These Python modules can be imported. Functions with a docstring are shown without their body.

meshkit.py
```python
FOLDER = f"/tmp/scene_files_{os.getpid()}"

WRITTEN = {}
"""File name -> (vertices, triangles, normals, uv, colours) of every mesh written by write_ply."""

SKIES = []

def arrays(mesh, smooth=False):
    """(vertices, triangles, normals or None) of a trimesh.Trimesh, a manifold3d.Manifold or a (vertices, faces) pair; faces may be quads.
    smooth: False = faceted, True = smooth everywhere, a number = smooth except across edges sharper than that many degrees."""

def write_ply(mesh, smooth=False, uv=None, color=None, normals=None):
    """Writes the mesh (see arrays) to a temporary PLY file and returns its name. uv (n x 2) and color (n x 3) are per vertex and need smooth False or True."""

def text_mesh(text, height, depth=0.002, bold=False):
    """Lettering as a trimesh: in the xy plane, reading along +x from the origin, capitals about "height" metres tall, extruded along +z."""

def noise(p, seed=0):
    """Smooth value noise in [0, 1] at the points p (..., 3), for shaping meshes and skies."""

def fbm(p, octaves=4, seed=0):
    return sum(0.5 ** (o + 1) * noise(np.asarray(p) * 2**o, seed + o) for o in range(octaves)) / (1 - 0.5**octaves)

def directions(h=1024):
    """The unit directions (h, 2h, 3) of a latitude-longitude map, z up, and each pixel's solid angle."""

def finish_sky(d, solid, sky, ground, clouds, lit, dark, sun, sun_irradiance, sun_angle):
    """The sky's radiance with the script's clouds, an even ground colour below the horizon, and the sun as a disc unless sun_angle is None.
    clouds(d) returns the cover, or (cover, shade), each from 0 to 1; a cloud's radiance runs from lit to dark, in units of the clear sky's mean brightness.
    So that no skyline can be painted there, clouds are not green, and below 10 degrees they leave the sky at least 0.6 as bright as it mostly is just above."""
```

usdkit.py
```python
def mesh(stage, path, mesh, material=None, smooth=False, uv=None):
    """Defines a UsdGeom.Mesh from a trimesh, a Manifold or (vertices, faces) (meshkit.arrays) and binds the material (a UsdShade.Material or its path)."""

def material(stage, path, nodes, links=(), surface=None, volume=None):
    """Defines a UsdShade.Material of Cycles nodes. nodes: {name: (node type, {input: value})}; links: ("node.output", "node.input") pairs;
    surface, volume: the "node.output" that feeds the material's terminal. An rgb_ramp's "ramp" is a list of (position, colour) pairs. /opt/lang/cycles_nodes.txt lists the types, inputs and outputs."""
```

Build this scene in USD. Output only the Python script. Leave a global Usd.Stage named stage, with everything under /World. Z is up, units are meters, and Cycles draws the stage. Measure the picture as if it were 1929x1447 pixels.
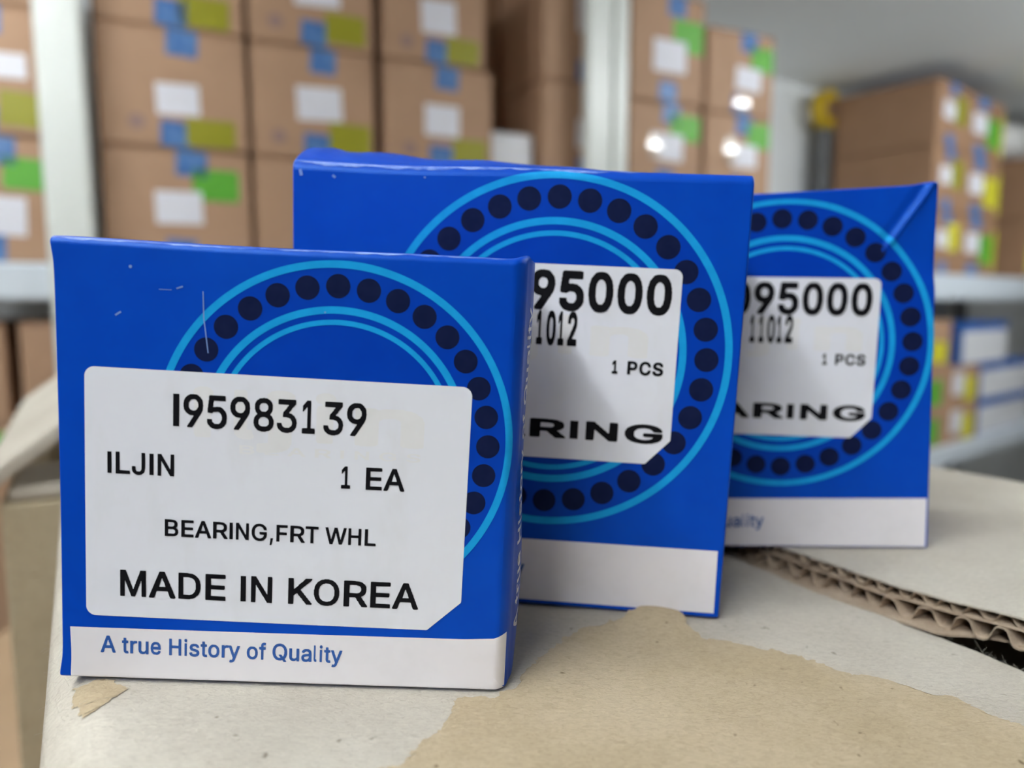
import math, random
import numpy as np
import trimesh
import usdkit, meshkit
from pxr import Usd, UsdGeom, UsdLux, UsdShade, Gf, Sdf, Vt
from shapely import affinity
from shapely.geometry import Polygon, Point, LineString, box as sbox
from shapely.ops import unary_union

stage = Usd.Stage.CreateInMemory()
UsdGeom.SetStageUpAxis(stage, UsdGeom.Tokens.z)
UsdGeom.SetStageMetersPerUnit(stage, 1.0)
UsdGeom.Xform.Define(stage, '/World')
stage.SetDefaultPrim(stage.GetPrimAtPath('/World'))
UsdGeom.Scope.Define(stage, '/World/Looks')

# ------------------------------------------------------------------ camera, lamps, exposure
EYE = 1.55                                     # eye height above the floor; the camera stands at x = y = 0 and looks along +y
PITCH = math.radians(6.5)
cam = UsdGeom.Camera.Define(stage, '/World/camera')
cam.AddTranslateOp().Set(Gf.Vec3d(0, 0, EYE))
cam.AddRotateXOp().Set(90 - 6.5)
cam.CreateHorizontalApertureAttr(36.0)
cam.CreateVerticalApertureAttr(36.0 * 1447 / 1929)
cam.CreateFocalLengthAttr(1393.0 * 36 / 1929)
cam.CreateClippingRangeAttr(Gf.Vec2f(0.005, 100))
cam.CreateFStopAttr(8.4)
cam.CreateFocusDistanceAttr(0.149)
cam.CreateExposureAttr(1.4)
CEIL = EYE + 0.87
LAMP_POWER = 17.0                              # radiance of the ceiling battens
# (x, y, length, heading in degrees) of the batten lights on the ceiling; the last is added fill
LAMPS = [(-0.43, -0.69, 1.5, 90), (1.3, 1.0, 0.8, 25), (2.4, 1.95, 1.2, 38), (-0.85, 0.62, 0.5, 25)]

# ------------------------------------------------------------------ helpers
rng = np.random.default_rng(7)
used = {}


def path_for(name, parent='/World'):
    k = (parent, name)
    used[k] = used.get(k, -1) + 1
    return f'{parent}/{name}' + (f'_{used[k]:03d}' if used[k] else '')


def keys(prim, **kw):
    for k, v in kw.items():
        if v is not None:
            prim.SetCustomDataByKey(k, v)
    return prim


def put(name, mesh, mat, parent='/World', smooth=False, **kw):
    p = path_for(name, str(parent))
    m = usdkit.mesh(stage, p, mesh, MAT[mat], smooth=smooth)
    keys(m.GetPrim(), **kw)
    return p


def thing(name, label, category, matrix=None, loc=None, rotz=0.0, group=None):
    p = path_for(name)
    x = UsdGeom.Xform.Define(stage, p)
    if matrix is not None:
        x.AddTransformOp().Set(Gf.Matrix4d(*np.asarray(matrix, float).T.ravel().tolist()))
    else:
        x.AddTranslateOp().Set(Gf.Vec3d(*map(float, loc)))
        x.AddRotateZOp().Set(float(rotz))
    keys(x.GetPrim(), label=label, category=category, group=group)
    return p


def cuboid(x0, x1, y0, y1, z0, z1, bev=0.0):
    """A box, its edges chamfered by bev."""
    if bev <= 0:
        b = trimesh.creation.box((x1 - x0, y1 - y0, z1 - z0))
        b.apply_translation(((x0 + x1) / 2, (y0 + y1) / 2, (z0 + z1) / 2))
        return b
    bev = min(bev, (x1 - x0) / 3, (y1 - y0) / 3, (z1 - z0) / 3)
    pts = []
    for d in ((bev, bev, 0), (bev, 0, bev), (0, bev, bev)):
        for X in (x0 + d[0], x1 - d[0]):
            for Y in (y0 + d[1], y1 - d[1]):
                for Z in (z0 + d[2], z1 - d[2]):
                    pts.append((X, Y, Z))
    return trimesh.convex.convex_hull(np.array(pts))


cat = trimesh.util.concatenate
fb = lambda p, s=0, o=4: meshkit.fbm(np.asarray(p, float), o, s) - 0.5

# ------------------------------------------------------------------ materials
MAT = {}


def mat(name, nodes, links, surface='p.BSDF'):
    MAT[name] = usdkit.material(stage, '/World/Looks/' + name, nodes, links, surface=surface)


def flat(name, c, rough=0.5, spec=0.5, metallic=0.0):
    mat(name, {'p': ('principled_bsdf', {'base_color': c, 'roughness': rough, 'specular_ior_level': spec, 'metallic': metallic})}, [])


def mottled(name, c1, c2, scale, rough=0.6, spec=0.4, bump=0.0, bscale=None, stretch=(1, 1, 1), lo=0.35, hi=0.65, detail=5, bdist=0.0005, coat=0.0, tint=(1, 1, 1)):
    nodes = {'tc': ('texture_coordinate', {}), 'mp': ('mapping', {'scale': stretch}),
             'n': ('noise_texture', {'scale': scale, 'detail': detail, 'roughness': 0.6}),
             'r': ('rgb_ramp', {'ramp': [(0, c1), (lo, c1), (hi, c2), (1, c2)]}),
             'p': ('principled_bsdf', {'roughness': rough, 'specular_ior_level': spec, 'coat_weight': coat, 'specular_tint': tint})}
    links = [('tc.object', 'mp.vector'), ('mp.vector', 'n.vector'), ('n.fac', 'r.fac'), ('r.color', 'p.base_color')]
    if bump:
        nodes['n2'] = ('noise_texture', {'scale': bscale or scale, 'detail': 6, 'roughness': 0.65})
        nodes['b'] = ('bump', {'strength': bump, 'distance': bdist})
        links += [('mp.vector', 'n2.vector'), ('n2.fac', 'b.height'), ('b.normal', 'p.normal')]
    mat(name, nodes, links)


# printed card of the three blue boxes
mottled('blue_card', (0.0015, 0.052, 0.44), (0.002, 0.060, 0.465), 90, rough=0.38, spec=0.35, tint=(0.18, 0.5, 1.0), bump=0.10, bscale=1500, bdist=0.0002)
mottled('deep_blue_print', (0.001, 0.038, 0.385), (0.0015, 0.044, 0.405), 90, rough=0.38, spec=0.35, tint=(0.18, 0.5, 1.0), bump=0.10, bscale=1500, bdist=0.0002)
mottled('cyan_print', (0.010, 0.30, 0.66), (0.012, 0.33, 0.70), 300, rough=0.42, spec=0.2, tint=(0.18, 0.5, 1.0))
mottled('navy_print', (0.006, 0.010, 0.042), (0.009, 0.013, 0.05), 400, rough=0.45, spec=0.1, tint=(0.3, 0.5, 1.0))
mottled('white_print', (0.74, 0.715, 0.75), (0.66, 0.64, 0.665), 60, rough=0.45, spec=0.4, lo=0.55, hi=0.85, detail=8)
mottled('slogan_print', (0.018, 0.085, 0.33), (0.02, 0.095, 0.35), 300, rough=0.45)
flat('white_ink', (0.78, 0.78, 0.82), 0.45)
mottled('label_paper', (0.705, 0.715, 0.775), (0.64, 0.64, 0.665), 55, rough=0.5, spec=0.35, lo=0.52, hi=0.85, detail=8, stretch=(1.6, 1, 0.7))
mottled('thermal_ink', (0.004, 0.004, 0.006), (0.008, 0.008, 0.010), 500, rough=0.5, spec=0.08)
mottled('ghost_print', (0.725, 0.72, 0.735), (0.69, 0.685, 0.69), 90, rough=0.5, spec=0.35)
flat('scuff', (0.16, 0.27, 0.58), 0.6)
mottled('worn_highlight_blue', (0.04, 0.13, 0.56), (0.24, 0.36, 0.74), 200, rough=0.45, spec=0.4)  # fold wear, lightened further to carry the highlight along the fold
flat('raw_card', (0.55, 0.54, 0.54), 0.8)
# corrugated board of the carton in front
def board(name, a, b, speck, big=14, rough=0.85, bump=0.8):
    mat(name, {'tc': ('texture_coordinate', {}),
               'n': ('noise_texture', {'scale': big, 'detail': 7, 'roughness': 0.62}),
               'r': ('rgb_ramp', {'ramp': [(0, a), (0.36, a), (0.66, b), (1, b)]}),
               'mp': ('mapping', {'scale': (1, 2.3, 1), 'rotation': (0, 0, 0.6)}),
               'f': ('noise_texture', {'scale': 620, 'detail': 4, 'roughness': 0.7, 'distortion': 1.2}),
               'fr': ('rgb_ramp', {'ramp': [(0, (0.60, 0.57, 0.53)), (0.36, (0.88, 0.87, 0.86)), (0.52, (1, 1, 1)), (0.64, (1.06, 1.06, 1.05)), (1, (1.2, 1.2, 1.2))]}),
               'v': ('noise_texture', {'scale': 260, 'detail': 2, 'roughness': 0.5}),
               'vr': ('rgb_ramp', {'ramp': [(0, speck), (0.24, speck), (0.29, (1, 1, 1)), (1, (1, 1, 1))]}),
               'm1': ('mix_color', {'blend_type': 'multiply', 'fac': 1.0}),
               'm2': ('mix_color', {'blend_type': 'multiply', 'fac': 1.0}),
               'b': ('bump', {'strength': bump, 'distance': 0.0004}),
               'p': ('principled_bsdf', {'roughness': rough, 'specular_ior_level': 0.2})},
        [('tc.object', 'n.vector'), ('n.fac', 'r.fac'), ('tc.object', 'mp.vector'), ('mp.vector', 'f.vector'), ('f.fac', 'fr.fac'),
         ('tc.object', 'v.vector'), ('v.fac', 'vr.fac'), ('r.color', 'm1.a'), ('fr.color', 'm1.b'), ('m1.result', 'm2.a'), ('vr.color', 'm2.b'),
         ('m2.result', 'p.base_color'), ('f.fac', 'b.height'), ('b.normal', 'p.normal')])


board('pale_board', (0.455, 0.41, 0.345), (0.56, 0.52, 0.445), (0.55, 0.52, 0.48))
board('kraft_paper', (0.435, 0.345, 0.22), (0.52, 0.425, 0.295), (0.45, 0.42, 0.38), big=22)
board('flute_paper', (0.44, 0.34, 0.25), (0.52, 0.42, 0.32), (0.7, 0.65, 0.6), big=60)
board('old_board', (0.36, 0.29, 0.19), (0.46, 0.39, 0.27), (0.6, 0.55, 0.5), big=9)
# things in the store room
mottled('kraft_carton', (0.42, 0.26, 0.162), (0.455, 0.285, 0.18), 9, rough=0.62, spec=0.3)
mottled('kraft_carton_shaded', (0.33, 0.19, 0.108), (0.36, 0.21, 0.122), 9, rough=0.62, spec=0.3)  # darker copy: shade on the right stacks and in the gap put into the colour
mottled('blue_tape', (0.045, 0.14, 0.40), (0.12, 0.25, 0.50), 60, rough=0.35)
flat('paper_label', (0.74, 0.74, 0.80), 0.5)
flat('olive_sticker', (0.30, 0.29, 0.008), 0.45)
flat('green_sticker', (0.11, 0.42, 0.035), 0.45)
flat('yellow_sticker', (0.66, 0.62, 0.03), 0.45)
flat('stamp_ink', (0.30, 0.19, 0.17), 0.6)
flat('clear_film', (0.6, 0.5, 0.42), 0.06, 1.0)
flat('rack_paint', (0.72, 0.75, 0.71), 0.32, 0.5)
flat('rack_board', (0.66, 0.72, 0.78), 0.35, 0.5)
flat('rack_shaded', (0.16, 0.165, 0.17), 0.5)  # right rack's back posts, with the shade beside the wall painted in
flat('box_blue', (0.015, 0.11, 0.42), 0.4)
flat('box_white', (0.74, 0.75, 0.78), 0.45)
flat('yellow_tape', (0.62, 0.42, 0.01), 0.35)
flat('bag_white', (0.70, 0.70, 0.68), 0.4)
mottled('wall_paint', (0.70, 0.73, 0.74), (0.74, 0.77, 0.78), 3, rough=0.8, spec=0.2)
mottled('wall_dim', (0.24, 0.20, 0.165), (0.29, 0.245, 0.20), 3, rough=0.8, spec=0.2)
mottled('ceiling_paint', (0.86, 0.885, 0.88), (0.88, 0.905, 0.90), 2, rough=0.9, spec=0.2)
mottled('floor_concrete', (0.24, 0.24, 0.23), (0.30, 0.30, 0.29), 3, rough=0.6, spec=0.3)
flat('lamp_housing', (0.8, 0.8, 0.8), 0.4)
mat('lamp_glow', {'e': ('emission', {'color': (0.95, 0.985, 1.0), 'strength': LAMP_POWER})}, [], 'e.emission')
mottled('bench_wood', (0.40, 0.27, 0.16), (0.46, 0.32, 0.2), 6, rough=0.6)

# ------------------------------------------------------------------ the room
def wall(name, P, Q, t=0.12, z0=0.0, z1=CEIL, m='wall_paint'):
    P, Q = np.array(P, float), np.array(Q, float)
    d = Q - P
    L = np.hypot(*d)
    b = cuboid(0, L, 0, t, z0, z1)
    b.apply_transform(trimesh.transformations.rotation_matrix(math.atan2(d[1], d[0]), (0, 0, 1)))
    b.apply_translation((P[0], P[1], 0))
    put(name, b, m, kind='structure')


put('floor', cuboid(-3.2, 5.2, -3.2, 6.6, -0.1, 0), 'floor_concrete', kind='structure')
put('ceiling', cuboid(-3.2, 5.2, -3.2, 6.6, CEIL, CEIL + 0.1), 'ceiling_paint', kind='structure')
yA = lambda x: 1.828 + 0.467 * (x + 0.848)
yB = lambda x: 3.10 + 0.782 * (x - 1.126)
wall('wall_back', (-3.0, yA(-3.0)), (0.01, yA(0.01)))
wall('wall_back_right', (0.01, yB(0.01)), (5.0, yB(5.0)))
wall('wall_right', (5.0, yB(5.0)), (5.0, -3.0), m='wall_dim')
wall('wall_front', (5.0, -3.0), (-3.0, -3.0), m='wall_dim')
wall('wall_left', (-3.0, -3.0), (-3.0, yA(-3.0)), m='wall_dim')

for i, (x, y, L, h) in enumerate(LAMPS):
    t = thing('tube_light', ['tube light hanging under the ceiling behind and left of the camera', 'tube light hanging under the ceiling over the middle aisle',
              'tube light hanging under the ceiling over the right aisle', 'added fill tube light hanging under the ceiling over the left aisle'][i], 'ceiling light', loc=(x, y, CEIL - 0.13), rotz=h)
    tube_ = trimesh.creation.cylinder(0.030, L, sections=24)
    tube_.apply_transform(trimesh.transformations.rotation_matrix(math.pi / 2, (0, 1, 0)))
    put('tube', tube_, 'lamp_glow', t, smooth=40)
    for sx in (-1, 1):
        put('end_cap', cuboid(min(sx * L / 2, sx * (L / 2 + 0.03)), max(sx * L / 2, sx * (L / 2 + 0.03)), -0.035, 0.035, -0.035, 0.035, 0.004), 'lamp_housing', t)
        put('hanger', cuboid(sx * (L / 2 + 0.015) - 0.004, sx * (L / 2 + 0.015) + 0.004, -0.004, 0.004, 0.035, 0.13), 'lamp_housing', t)

# ------------------------------------------------------------------ the carton in front: axes a (along its seam) and n (across)
A2, N2 = np.array([-0.5, 0.866]), np.array([0.866, 0.5])
nA, oA = np.array([0.04687854, -0.00732428, 0.99887374]), 1.4712339
nB, oB = np.array([-0.03347426, -0.00038625, 0.99943951]), 1.4712317
zA = lambda x, y: (oA - nA[0] * x - nA[1] * y) / nA[2]
zB = lambda x, y: (oB - nB[0] * x - nB[1] * y) / nB[2]
CT_ORG = np.array([0.0, 0.0, 1.15])


def sheet(us, vs, top, thick, close=True):
    """A slab over the grid us x vs; top(u, v) gives points, the underside lies thick below."""
    U, V = np.meshgrid(us, vs, indexing='ij')
    T = top(U.ravel(), V.ravel())
    B = T - np.array([0, 0, 1.0]) * (thick(U.ravel(), V.ravel())[:, None] if callable(thick) else thick)
    nu, nv = len(us), len(vs)
    idx = np.arange(nu * nv).reshape(nu, nv)
    q = np.stack([idx[:-1, :-1], idx[1:, :-1], idx[1:, 1:], idx[:-1, 1:]], -1).reshape(-1, 4)
    f = [q, q[:, ::-1] + nu * nv]
    for e in (idx[:, 0], idx[-1, :], idx[::-1, -1], idx[0, ::-1]):
        f.append(np.stack([e[1:], e[:-1], e[:-1] + nu * nv, e[1:] + nu * nv], -1))
    q = np.vstack(f)
    m = trimesh.Trimesh(np.vstack([T, B]), np.vstack([q[:, [0, 1, 2]], q[:, [0, 2, 3]]]), process=False)
    return m


def na(n, a, z):
    return np.c_[n * N2[0] + a * A2[0], n * N2[1] + a * A2[1], z]


carton = thing('corrugated_carton', 'large pale double-walled corrugated carton whose closed top carries the three blue boxes', 'carton', loc=(0, 0, 1.15))
dn = lambda m: m.apply_translation(-CT_ORG) or m if False else trimesh.Trimesh(np.asarray(m.vertices) - CT_ORG, m.faces, process=False)
N0, NS, NB, N1 = -0.011, 0.1762, 0.1815, 0.326      # left fold, seam edge of the left flap, seam edge of the right flap, right fold
AN, AF = -0.07, 0.40
edge_A = lambda a: np.interp(a, [0.05, 0.078, 0.088, 0.1005, 0.1137, 0.128, 0.20], [0.1752, 0.1756, 0.1759, 0.1748, 0.1731, 0.1704, 0.1700]) - NS
edge_B = lambda a: np.interp(a, [0.05, 0.0837, 0.0912, 0.1014, 0.1138, 0.1257, 0.1391, 0.25], [0.1885, 0.1867, 0.1850, 0.1828, 0.1818, 0.1813, 0.1814, 0.1814]) - NB
WRK = 0.0011


def top_left(n, a):
    xy = na(n, a, 0 * n)
    edge = np.clip((n - 0.150) / (NS - 0.150), 0, 1) ** 2
    nn = n + edge * (edge_A(a) + 0.0014 * fb(np.c_[a * 26, 0 * a, 0 * a], 3) + 0.0016 * fb(np.c_[a * 190, 0 * a + 5, 0 * a], 4, 3))
    xy = na(nn, a, 0 * n)
    z = zA(xy[:, 0], xy[:, 1]) - 0.0002
    d = np.clip((N0 + 0.012 - n) / 0.012, 0, 1)
    z = z - 0.008 * d ** 2.4 + 0.0010 * fb(np.c_[n * 60, a * 60, 0 * a], 11, 3) * np.clip(1 - (n - N0) / 0.02, 0, 1)
    z = z - 0.00035 + 0.0007 * np.minimum(fb(np.c_[n * 22, a * 22, 0 * a], 12, 4), 0.0)
    xy[:, 2] = z
    return xy


us = np.unique(np.r_[np.linspace(N0, N0 + 0.014, 12), np.linspace(N0 + 0.014, 0.155, 50), np.linspace(0.155, NS, 10)])
vs = np.linspace(AN, AF, 240)
flapL = put('top_flap', dn(sheet(us, vs, top_left, 0.0075)), 'pale_board', carton, smooth=40, label='left top flap with a strip of torn brown paper')


def top_right(n, a, off=0.0):
    nn = n + np.clip(1 - (n - NB) / 0.04, 0, 1) * edge_B(a) + np.clip(1 - (n - NB) / 0.01, 0, 1) * 0.0010 * fb(np.c_[a * 160, 0 * a + 9, 0 * a], 5, 3) * 2
    xy = na(nn, a, 0 * n)
    xy[:, 2] = zB(xy[:, 0], xy[:, 1]) - 0.0003 + off + 0.0008 * np.minimum(fb(np.c_[n * 20, a * 20, 0 * a], 14, 4), 0) - 0.007 * np.clip((n - N1 + 0.012) / 0.012, 0, 1) ** 2.4
    return xy


flapR = path_for('top_flap', carton)
UsdGeom.Xform.Define(stage, flapR)
keys(stage.GetPrimAtPath(flapR), label='right top flap, its torn edge baring two fluted layers')
un = np.unique(np.r_[np.linspace(NB, NB + 0.012, 8), np.linspace(NB + 0.012, N1, 30)])
T_L = 0.0005
put('outer_liner', dn(sheet(un, np.linspace(AN, AF, 260), top_right, T_L)), 'pale_board', flapR, smooth=40)
H1, H2 = 0.0027, 0.0045
for nm, off, jit, s in (('middle_liner', -T_L - H1, 0.0022, 21), ('inner_liner', -2 * T_L - H1 - H2, 0.006, 22)):
    def f(n, a, off=off, jit=jit, s=s):
        p = top_right(n, a, off)
        w = np.clip(1 - (n - NB) / 0.02, 0, 1)
        sh = jit * w * (fb(np.c_[a * 45, 0 * a + s, 0 * a], s, 4)) - (w * np.interp(a, [0.0, 0.092, 0.100, 0.3], [-0.0010, -0.0010, 0.0042, 0.0036]) if s == 22 else 0)
        return p + np.c_[N2[0] * sh, N2[1] * sh, 0.0012 * w * fb(np.c_[a * 60, 0 * a + s, 0 * a], s + 3, 3)]
    put(nm, dn(sheet(np.linspace(NB, NB + 0.06, 14), np.linspace(AN, AF, 260), f, T_L)), 'flute_paper', flapR, smooth=40)
for top, h, pitch, s in ((-T_L, H1, 0.0062, 31), (-2 * T_L - H1, H2, 0.0086, 32)):
    av = np.linspace(AN, AF, 1500)

    def f(n, a, top=top, h=h, pitch=pitch, s=s):
        w = np.clip(1 - (n - NB) / 0.012, 0, 1)
        ph = a / pitch * 2 * np.pi + 2.2 * fb(np.c_[a * 30, 0 * a + s, 0 * a], s, 2)
        wave = np.tanh(1.7 * np.sin(ph)) / math.tanh(1.7)
        p = top_right(n, a, 0.0)
        sh = w * 0.0022 * fb(np.c_[a * 150, 0 * a + s, 0 * a], s + 1, 3) + 0.0004
        p[:, 2] += top - h / 2 + wave * (h / 2 - 0.00022) * (1 + w * 0.25 * fb(np.c_[a * 90, 0 * a, 0 * a + s], s + 2, 2)) + 0.00022
        return p + np.c_[N2[0] * sh, N2[1] * sh, 0 * sh]
    put('flute', dn(sheet(np.linspace(NB, NB + 0.03, 5), av, f, 0.00045)), 'flute_paper', flapR, smooth=60)

# walls and floor of the carton
zt = 1.455
def wallna(n0, n1, a0, a1, z0, z1):
    m = cuboid(n0, n1, a0, a1, z0, z1, 0.001)
    v = np.asarray(m.vertices)
    return trimesh.Trimesh(na(v[:, 0], v[:, 1], v[:, 2]), m.faces, process=False)


put('side_wall', dn(wallna(N0 - 0.0005, N0 + 0.0065, AN, AF, 1.155, 1.464)), 'pale_board', carton)
put('side_wall', dn(wallna(N1 - 0.007, N1, AN, AF, 1.155, 1.470)), 'pale_board', carton)
put('end_wall', dn(wallna(N0, N1, AN - 0.007, AN, 1.155, 1.455)), 'pale_board', carton)
put('end_wall', dn(wallna(N0, N1, AF, AF + 0.007, 1.155, 1.465)), 'pale_board', carton)
put('bottom', dn(wallna(N0, N1, AN, AF, 1.15, 1.157)), 'pale_board', carton)

# torn brown paper left on the flap, in pixels turned to the flap's own coordinates once and kept as metres (n, a)
def tri2d(poly, size):
    """Triangles of a shapely polygon with edges no longer than size."""
    vs_, fs_ = [], []
    k = 0
    for g in getattr(poly, 'geoms', [poly]):
        if g.is_empty or g.area <= 0:
            continue
        v, f = trimesh.creation.triangulate_polygon(g, engine='earcut')
        v3 = np.c_[v, np.zeros(len(v))]
        v3, f = trimesh.remesh.subdivide_to_size(v3, f, size, max_iter=14)
        m = trimesh.Trimesh(v3, f, process=True)
        fl = m.face_normals[:, 2] < 0
        ff = np.array(m.faces)
        ff[fl] = ff[fl][:, ::-1]
        vs_.append(np.array(m.vertices)[:, :2]); fs_.append(ff + k); k += len(m.vertices)
    return np.vstack(vs_), np.vstack(fs_)


def rough_outline(pts, amp, step, seed):
    ls = LineString(list(pts) + [pts[0]])
    out = []
    for s in np.arange(0, ls.length, step):
        p = ls.interpolate(s)
        q = np.array([p.x, p.y])
        j = [fb([[s * 140, y, 0]], seed, 3)[0] + 0.8 * fb([[s * 700, y, 0]], seed + 2, 4)[0] for y in (1, 7)]
        out.append(q + 2 * amp * np.array(j))
    p = Polygon(out).buffer(0)
    return max(getattr(p, 'geoms', [p]), key=lambda g: g.area)


def flap_sheet(poly, lift, size=0.004):
    v, f = tri2d(poly, size)
    t = top_left(v[:, 0], v[:, 1])
    b = np.array([np.min(np.r_[poly.exterior.distance(Point(*q))]) for q in v])
    t[:, 2] += lift(v[:, 0], v[:, 1], b)
    return trimesh.Trimesh(t, f, process=False)


def pix(u, v):
    """Where a line of sight of the survey photograph meets the left flap's plane, as (n, a)."""
    c = np.array([(u - 964.5) / 1393, -(v - 723.5) / 1393, -1.0])
    r = np.array([c[0], -c[2] * math.cos(PITCH) + c[1] * math.sin(PITCH), c[1] * math.cos(PITCH) + c[2] * math.sin(PITCH)])
    k = (oA - nA[2] * EYE) / (nA @ r)
    return np.array([r[:2] @ N2 * k, r[:2] @ A2 * k])


TORN = [pix(*q) for q in ((1178, 1166), (1205, 1150), (1262, 1146), (1286, 1166), (1312, 1188), (1335, 1205), (1400, 1212), (1470, 1228), (1540, 1243), (1590, 1262),
                          (1650, 1274), (1720, 1290), (1800, 1312), (1870, 1345), (1935, 1368), (2050, 1440), (1900, 1640), (1300, 1640), (700, 1560), (690, 1462),
                          (745, 1432), (800, 1392), (850, 1345), (872, 1316), (930, 1309), (985, 1282), (1030, 1222), (1085, 1190))]
torn = rough_outline(TORN, 0.0016, 0.00035, 51)
apex = pix(1232, 1160)
def torn_lift(n, a, b):
    d = np.hypot(n - apex[0], a - apex[1])
    return 0.00025 + np.minimum(b * 0.3, 0.0002) + 0.0022 * np.exp(-(d / 0.010) ** 2) + 0.0006 * np.maximum(fb(np.c_[n * 60, a * 60, 0 * a], 61, 3), 0) * np.clip(b / 0.006, 0, 1)
put('torn_paper', dn(flap_sheet(torn, torn_lift, 0.003)), 'kraft_paper', flapL, smooth=True, label='brown kraft paper left where a tape tore off')
small = rough_outline([pix(*q) for q in ((128, 1276), (200, 1274), (240, 1290), (215, 1312), (170, 1330), (140, 1310))], 0.0014, 0.00035, 55)
put('torn_paper', dn(flap_sheet(small, lambda n, a, b: 0.0002 + 0 * n, 0.003)), 'kraft_paper', flapL, smooth=True)

# paper fibres standing up along the worn left fold and the torn edges
def fibres(spots, name, parent, seed, lmin=0.0006, lmax=0.0022, wid=0.00003):
    r = np.random.default_rng(seed)
    P, counts = [], []
    for q in spots:
        d = r.normal(size=3); d[2] = abs(d[2]) * 0.7; d /= np.linalg.norm(d)
        L = r.uniform(lmin, lmax); c = r.normal(size=3) * 0.3
        for t in (0, 0.35, 0.7, 1.0):
            P.append(q + d * L * t + c * L * t * t)
        counts.append(4)
    p = path_for(name, parent)
    c = UsdGeom.BasisCurves.Define(stage, p)
    c.CreateTypeAttr('linear')
    c.CreateCurveVertexCountsAttr(Vt.IntArray(counts))
    c.CreatePointsAttr(Vt.Vec3fArray.FromNumpy((np.array(P) - CT_ORG).astype(np.float32)))
    c.CreateWidthsAttr(Vt.FloatArray([wid])); c.SetWidthsInterpolation('constant')
    UsdShade.MaterialBindingAPI.Apply(c.GetPrim()).Bind(MAT['pale_board'])
    keys(c.GetPrim(), kind='stuff')


r5 = np.random.default_rng(5)
aa = r5.uniform(0.08, 0.30, 420)
fold = top_left(np.full(420, N0) + r5.uniform(0, 0.006, 420), aa)
seamA = top_left(np.full(260, NS), r5.uniform(0.05, 0.17, 260))
fibres(np.vstack([fold, seamA]), 'paper_fibre', flapL, 6)
tc_ = np.array(torn.exterior.coords)
tc_ = tc_[np.linspace(0, len(tc_) - 1, 420).astype(int)]
tp_ = top_left(tc_[:, 0], tc_[:, 1])
tp_[:, 2] += torn_lift(tc_[:, 0], tc_[:, 1], 0 * tc_[:, 0])
fibres(tp_, 'paper_fibre', flapL, 8, 0.0005, 0.0016, 0.000025)

# ------------------------------------------------------------------ the bench under the cartons
bench = thing('packing_bench', 'wooden packing bench under the pale corrugated cartons', 'bench', loc=(0.0, 0.30, 0))
put('bench_top', cuboid(-0.62, 0.50, -0.42, 0.66, 1.105, 1.15, 0.004), 'bench_wood', bench)
for x in (-0.58, 0.46):
    for y in (-0.38, 0.62):
        put('leg', cuboid(x - 0.03, x + 0.03, y - 0.03, y + 0.03, 0, 1.105, 0.003), 'bench_wood', bench)

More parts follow.
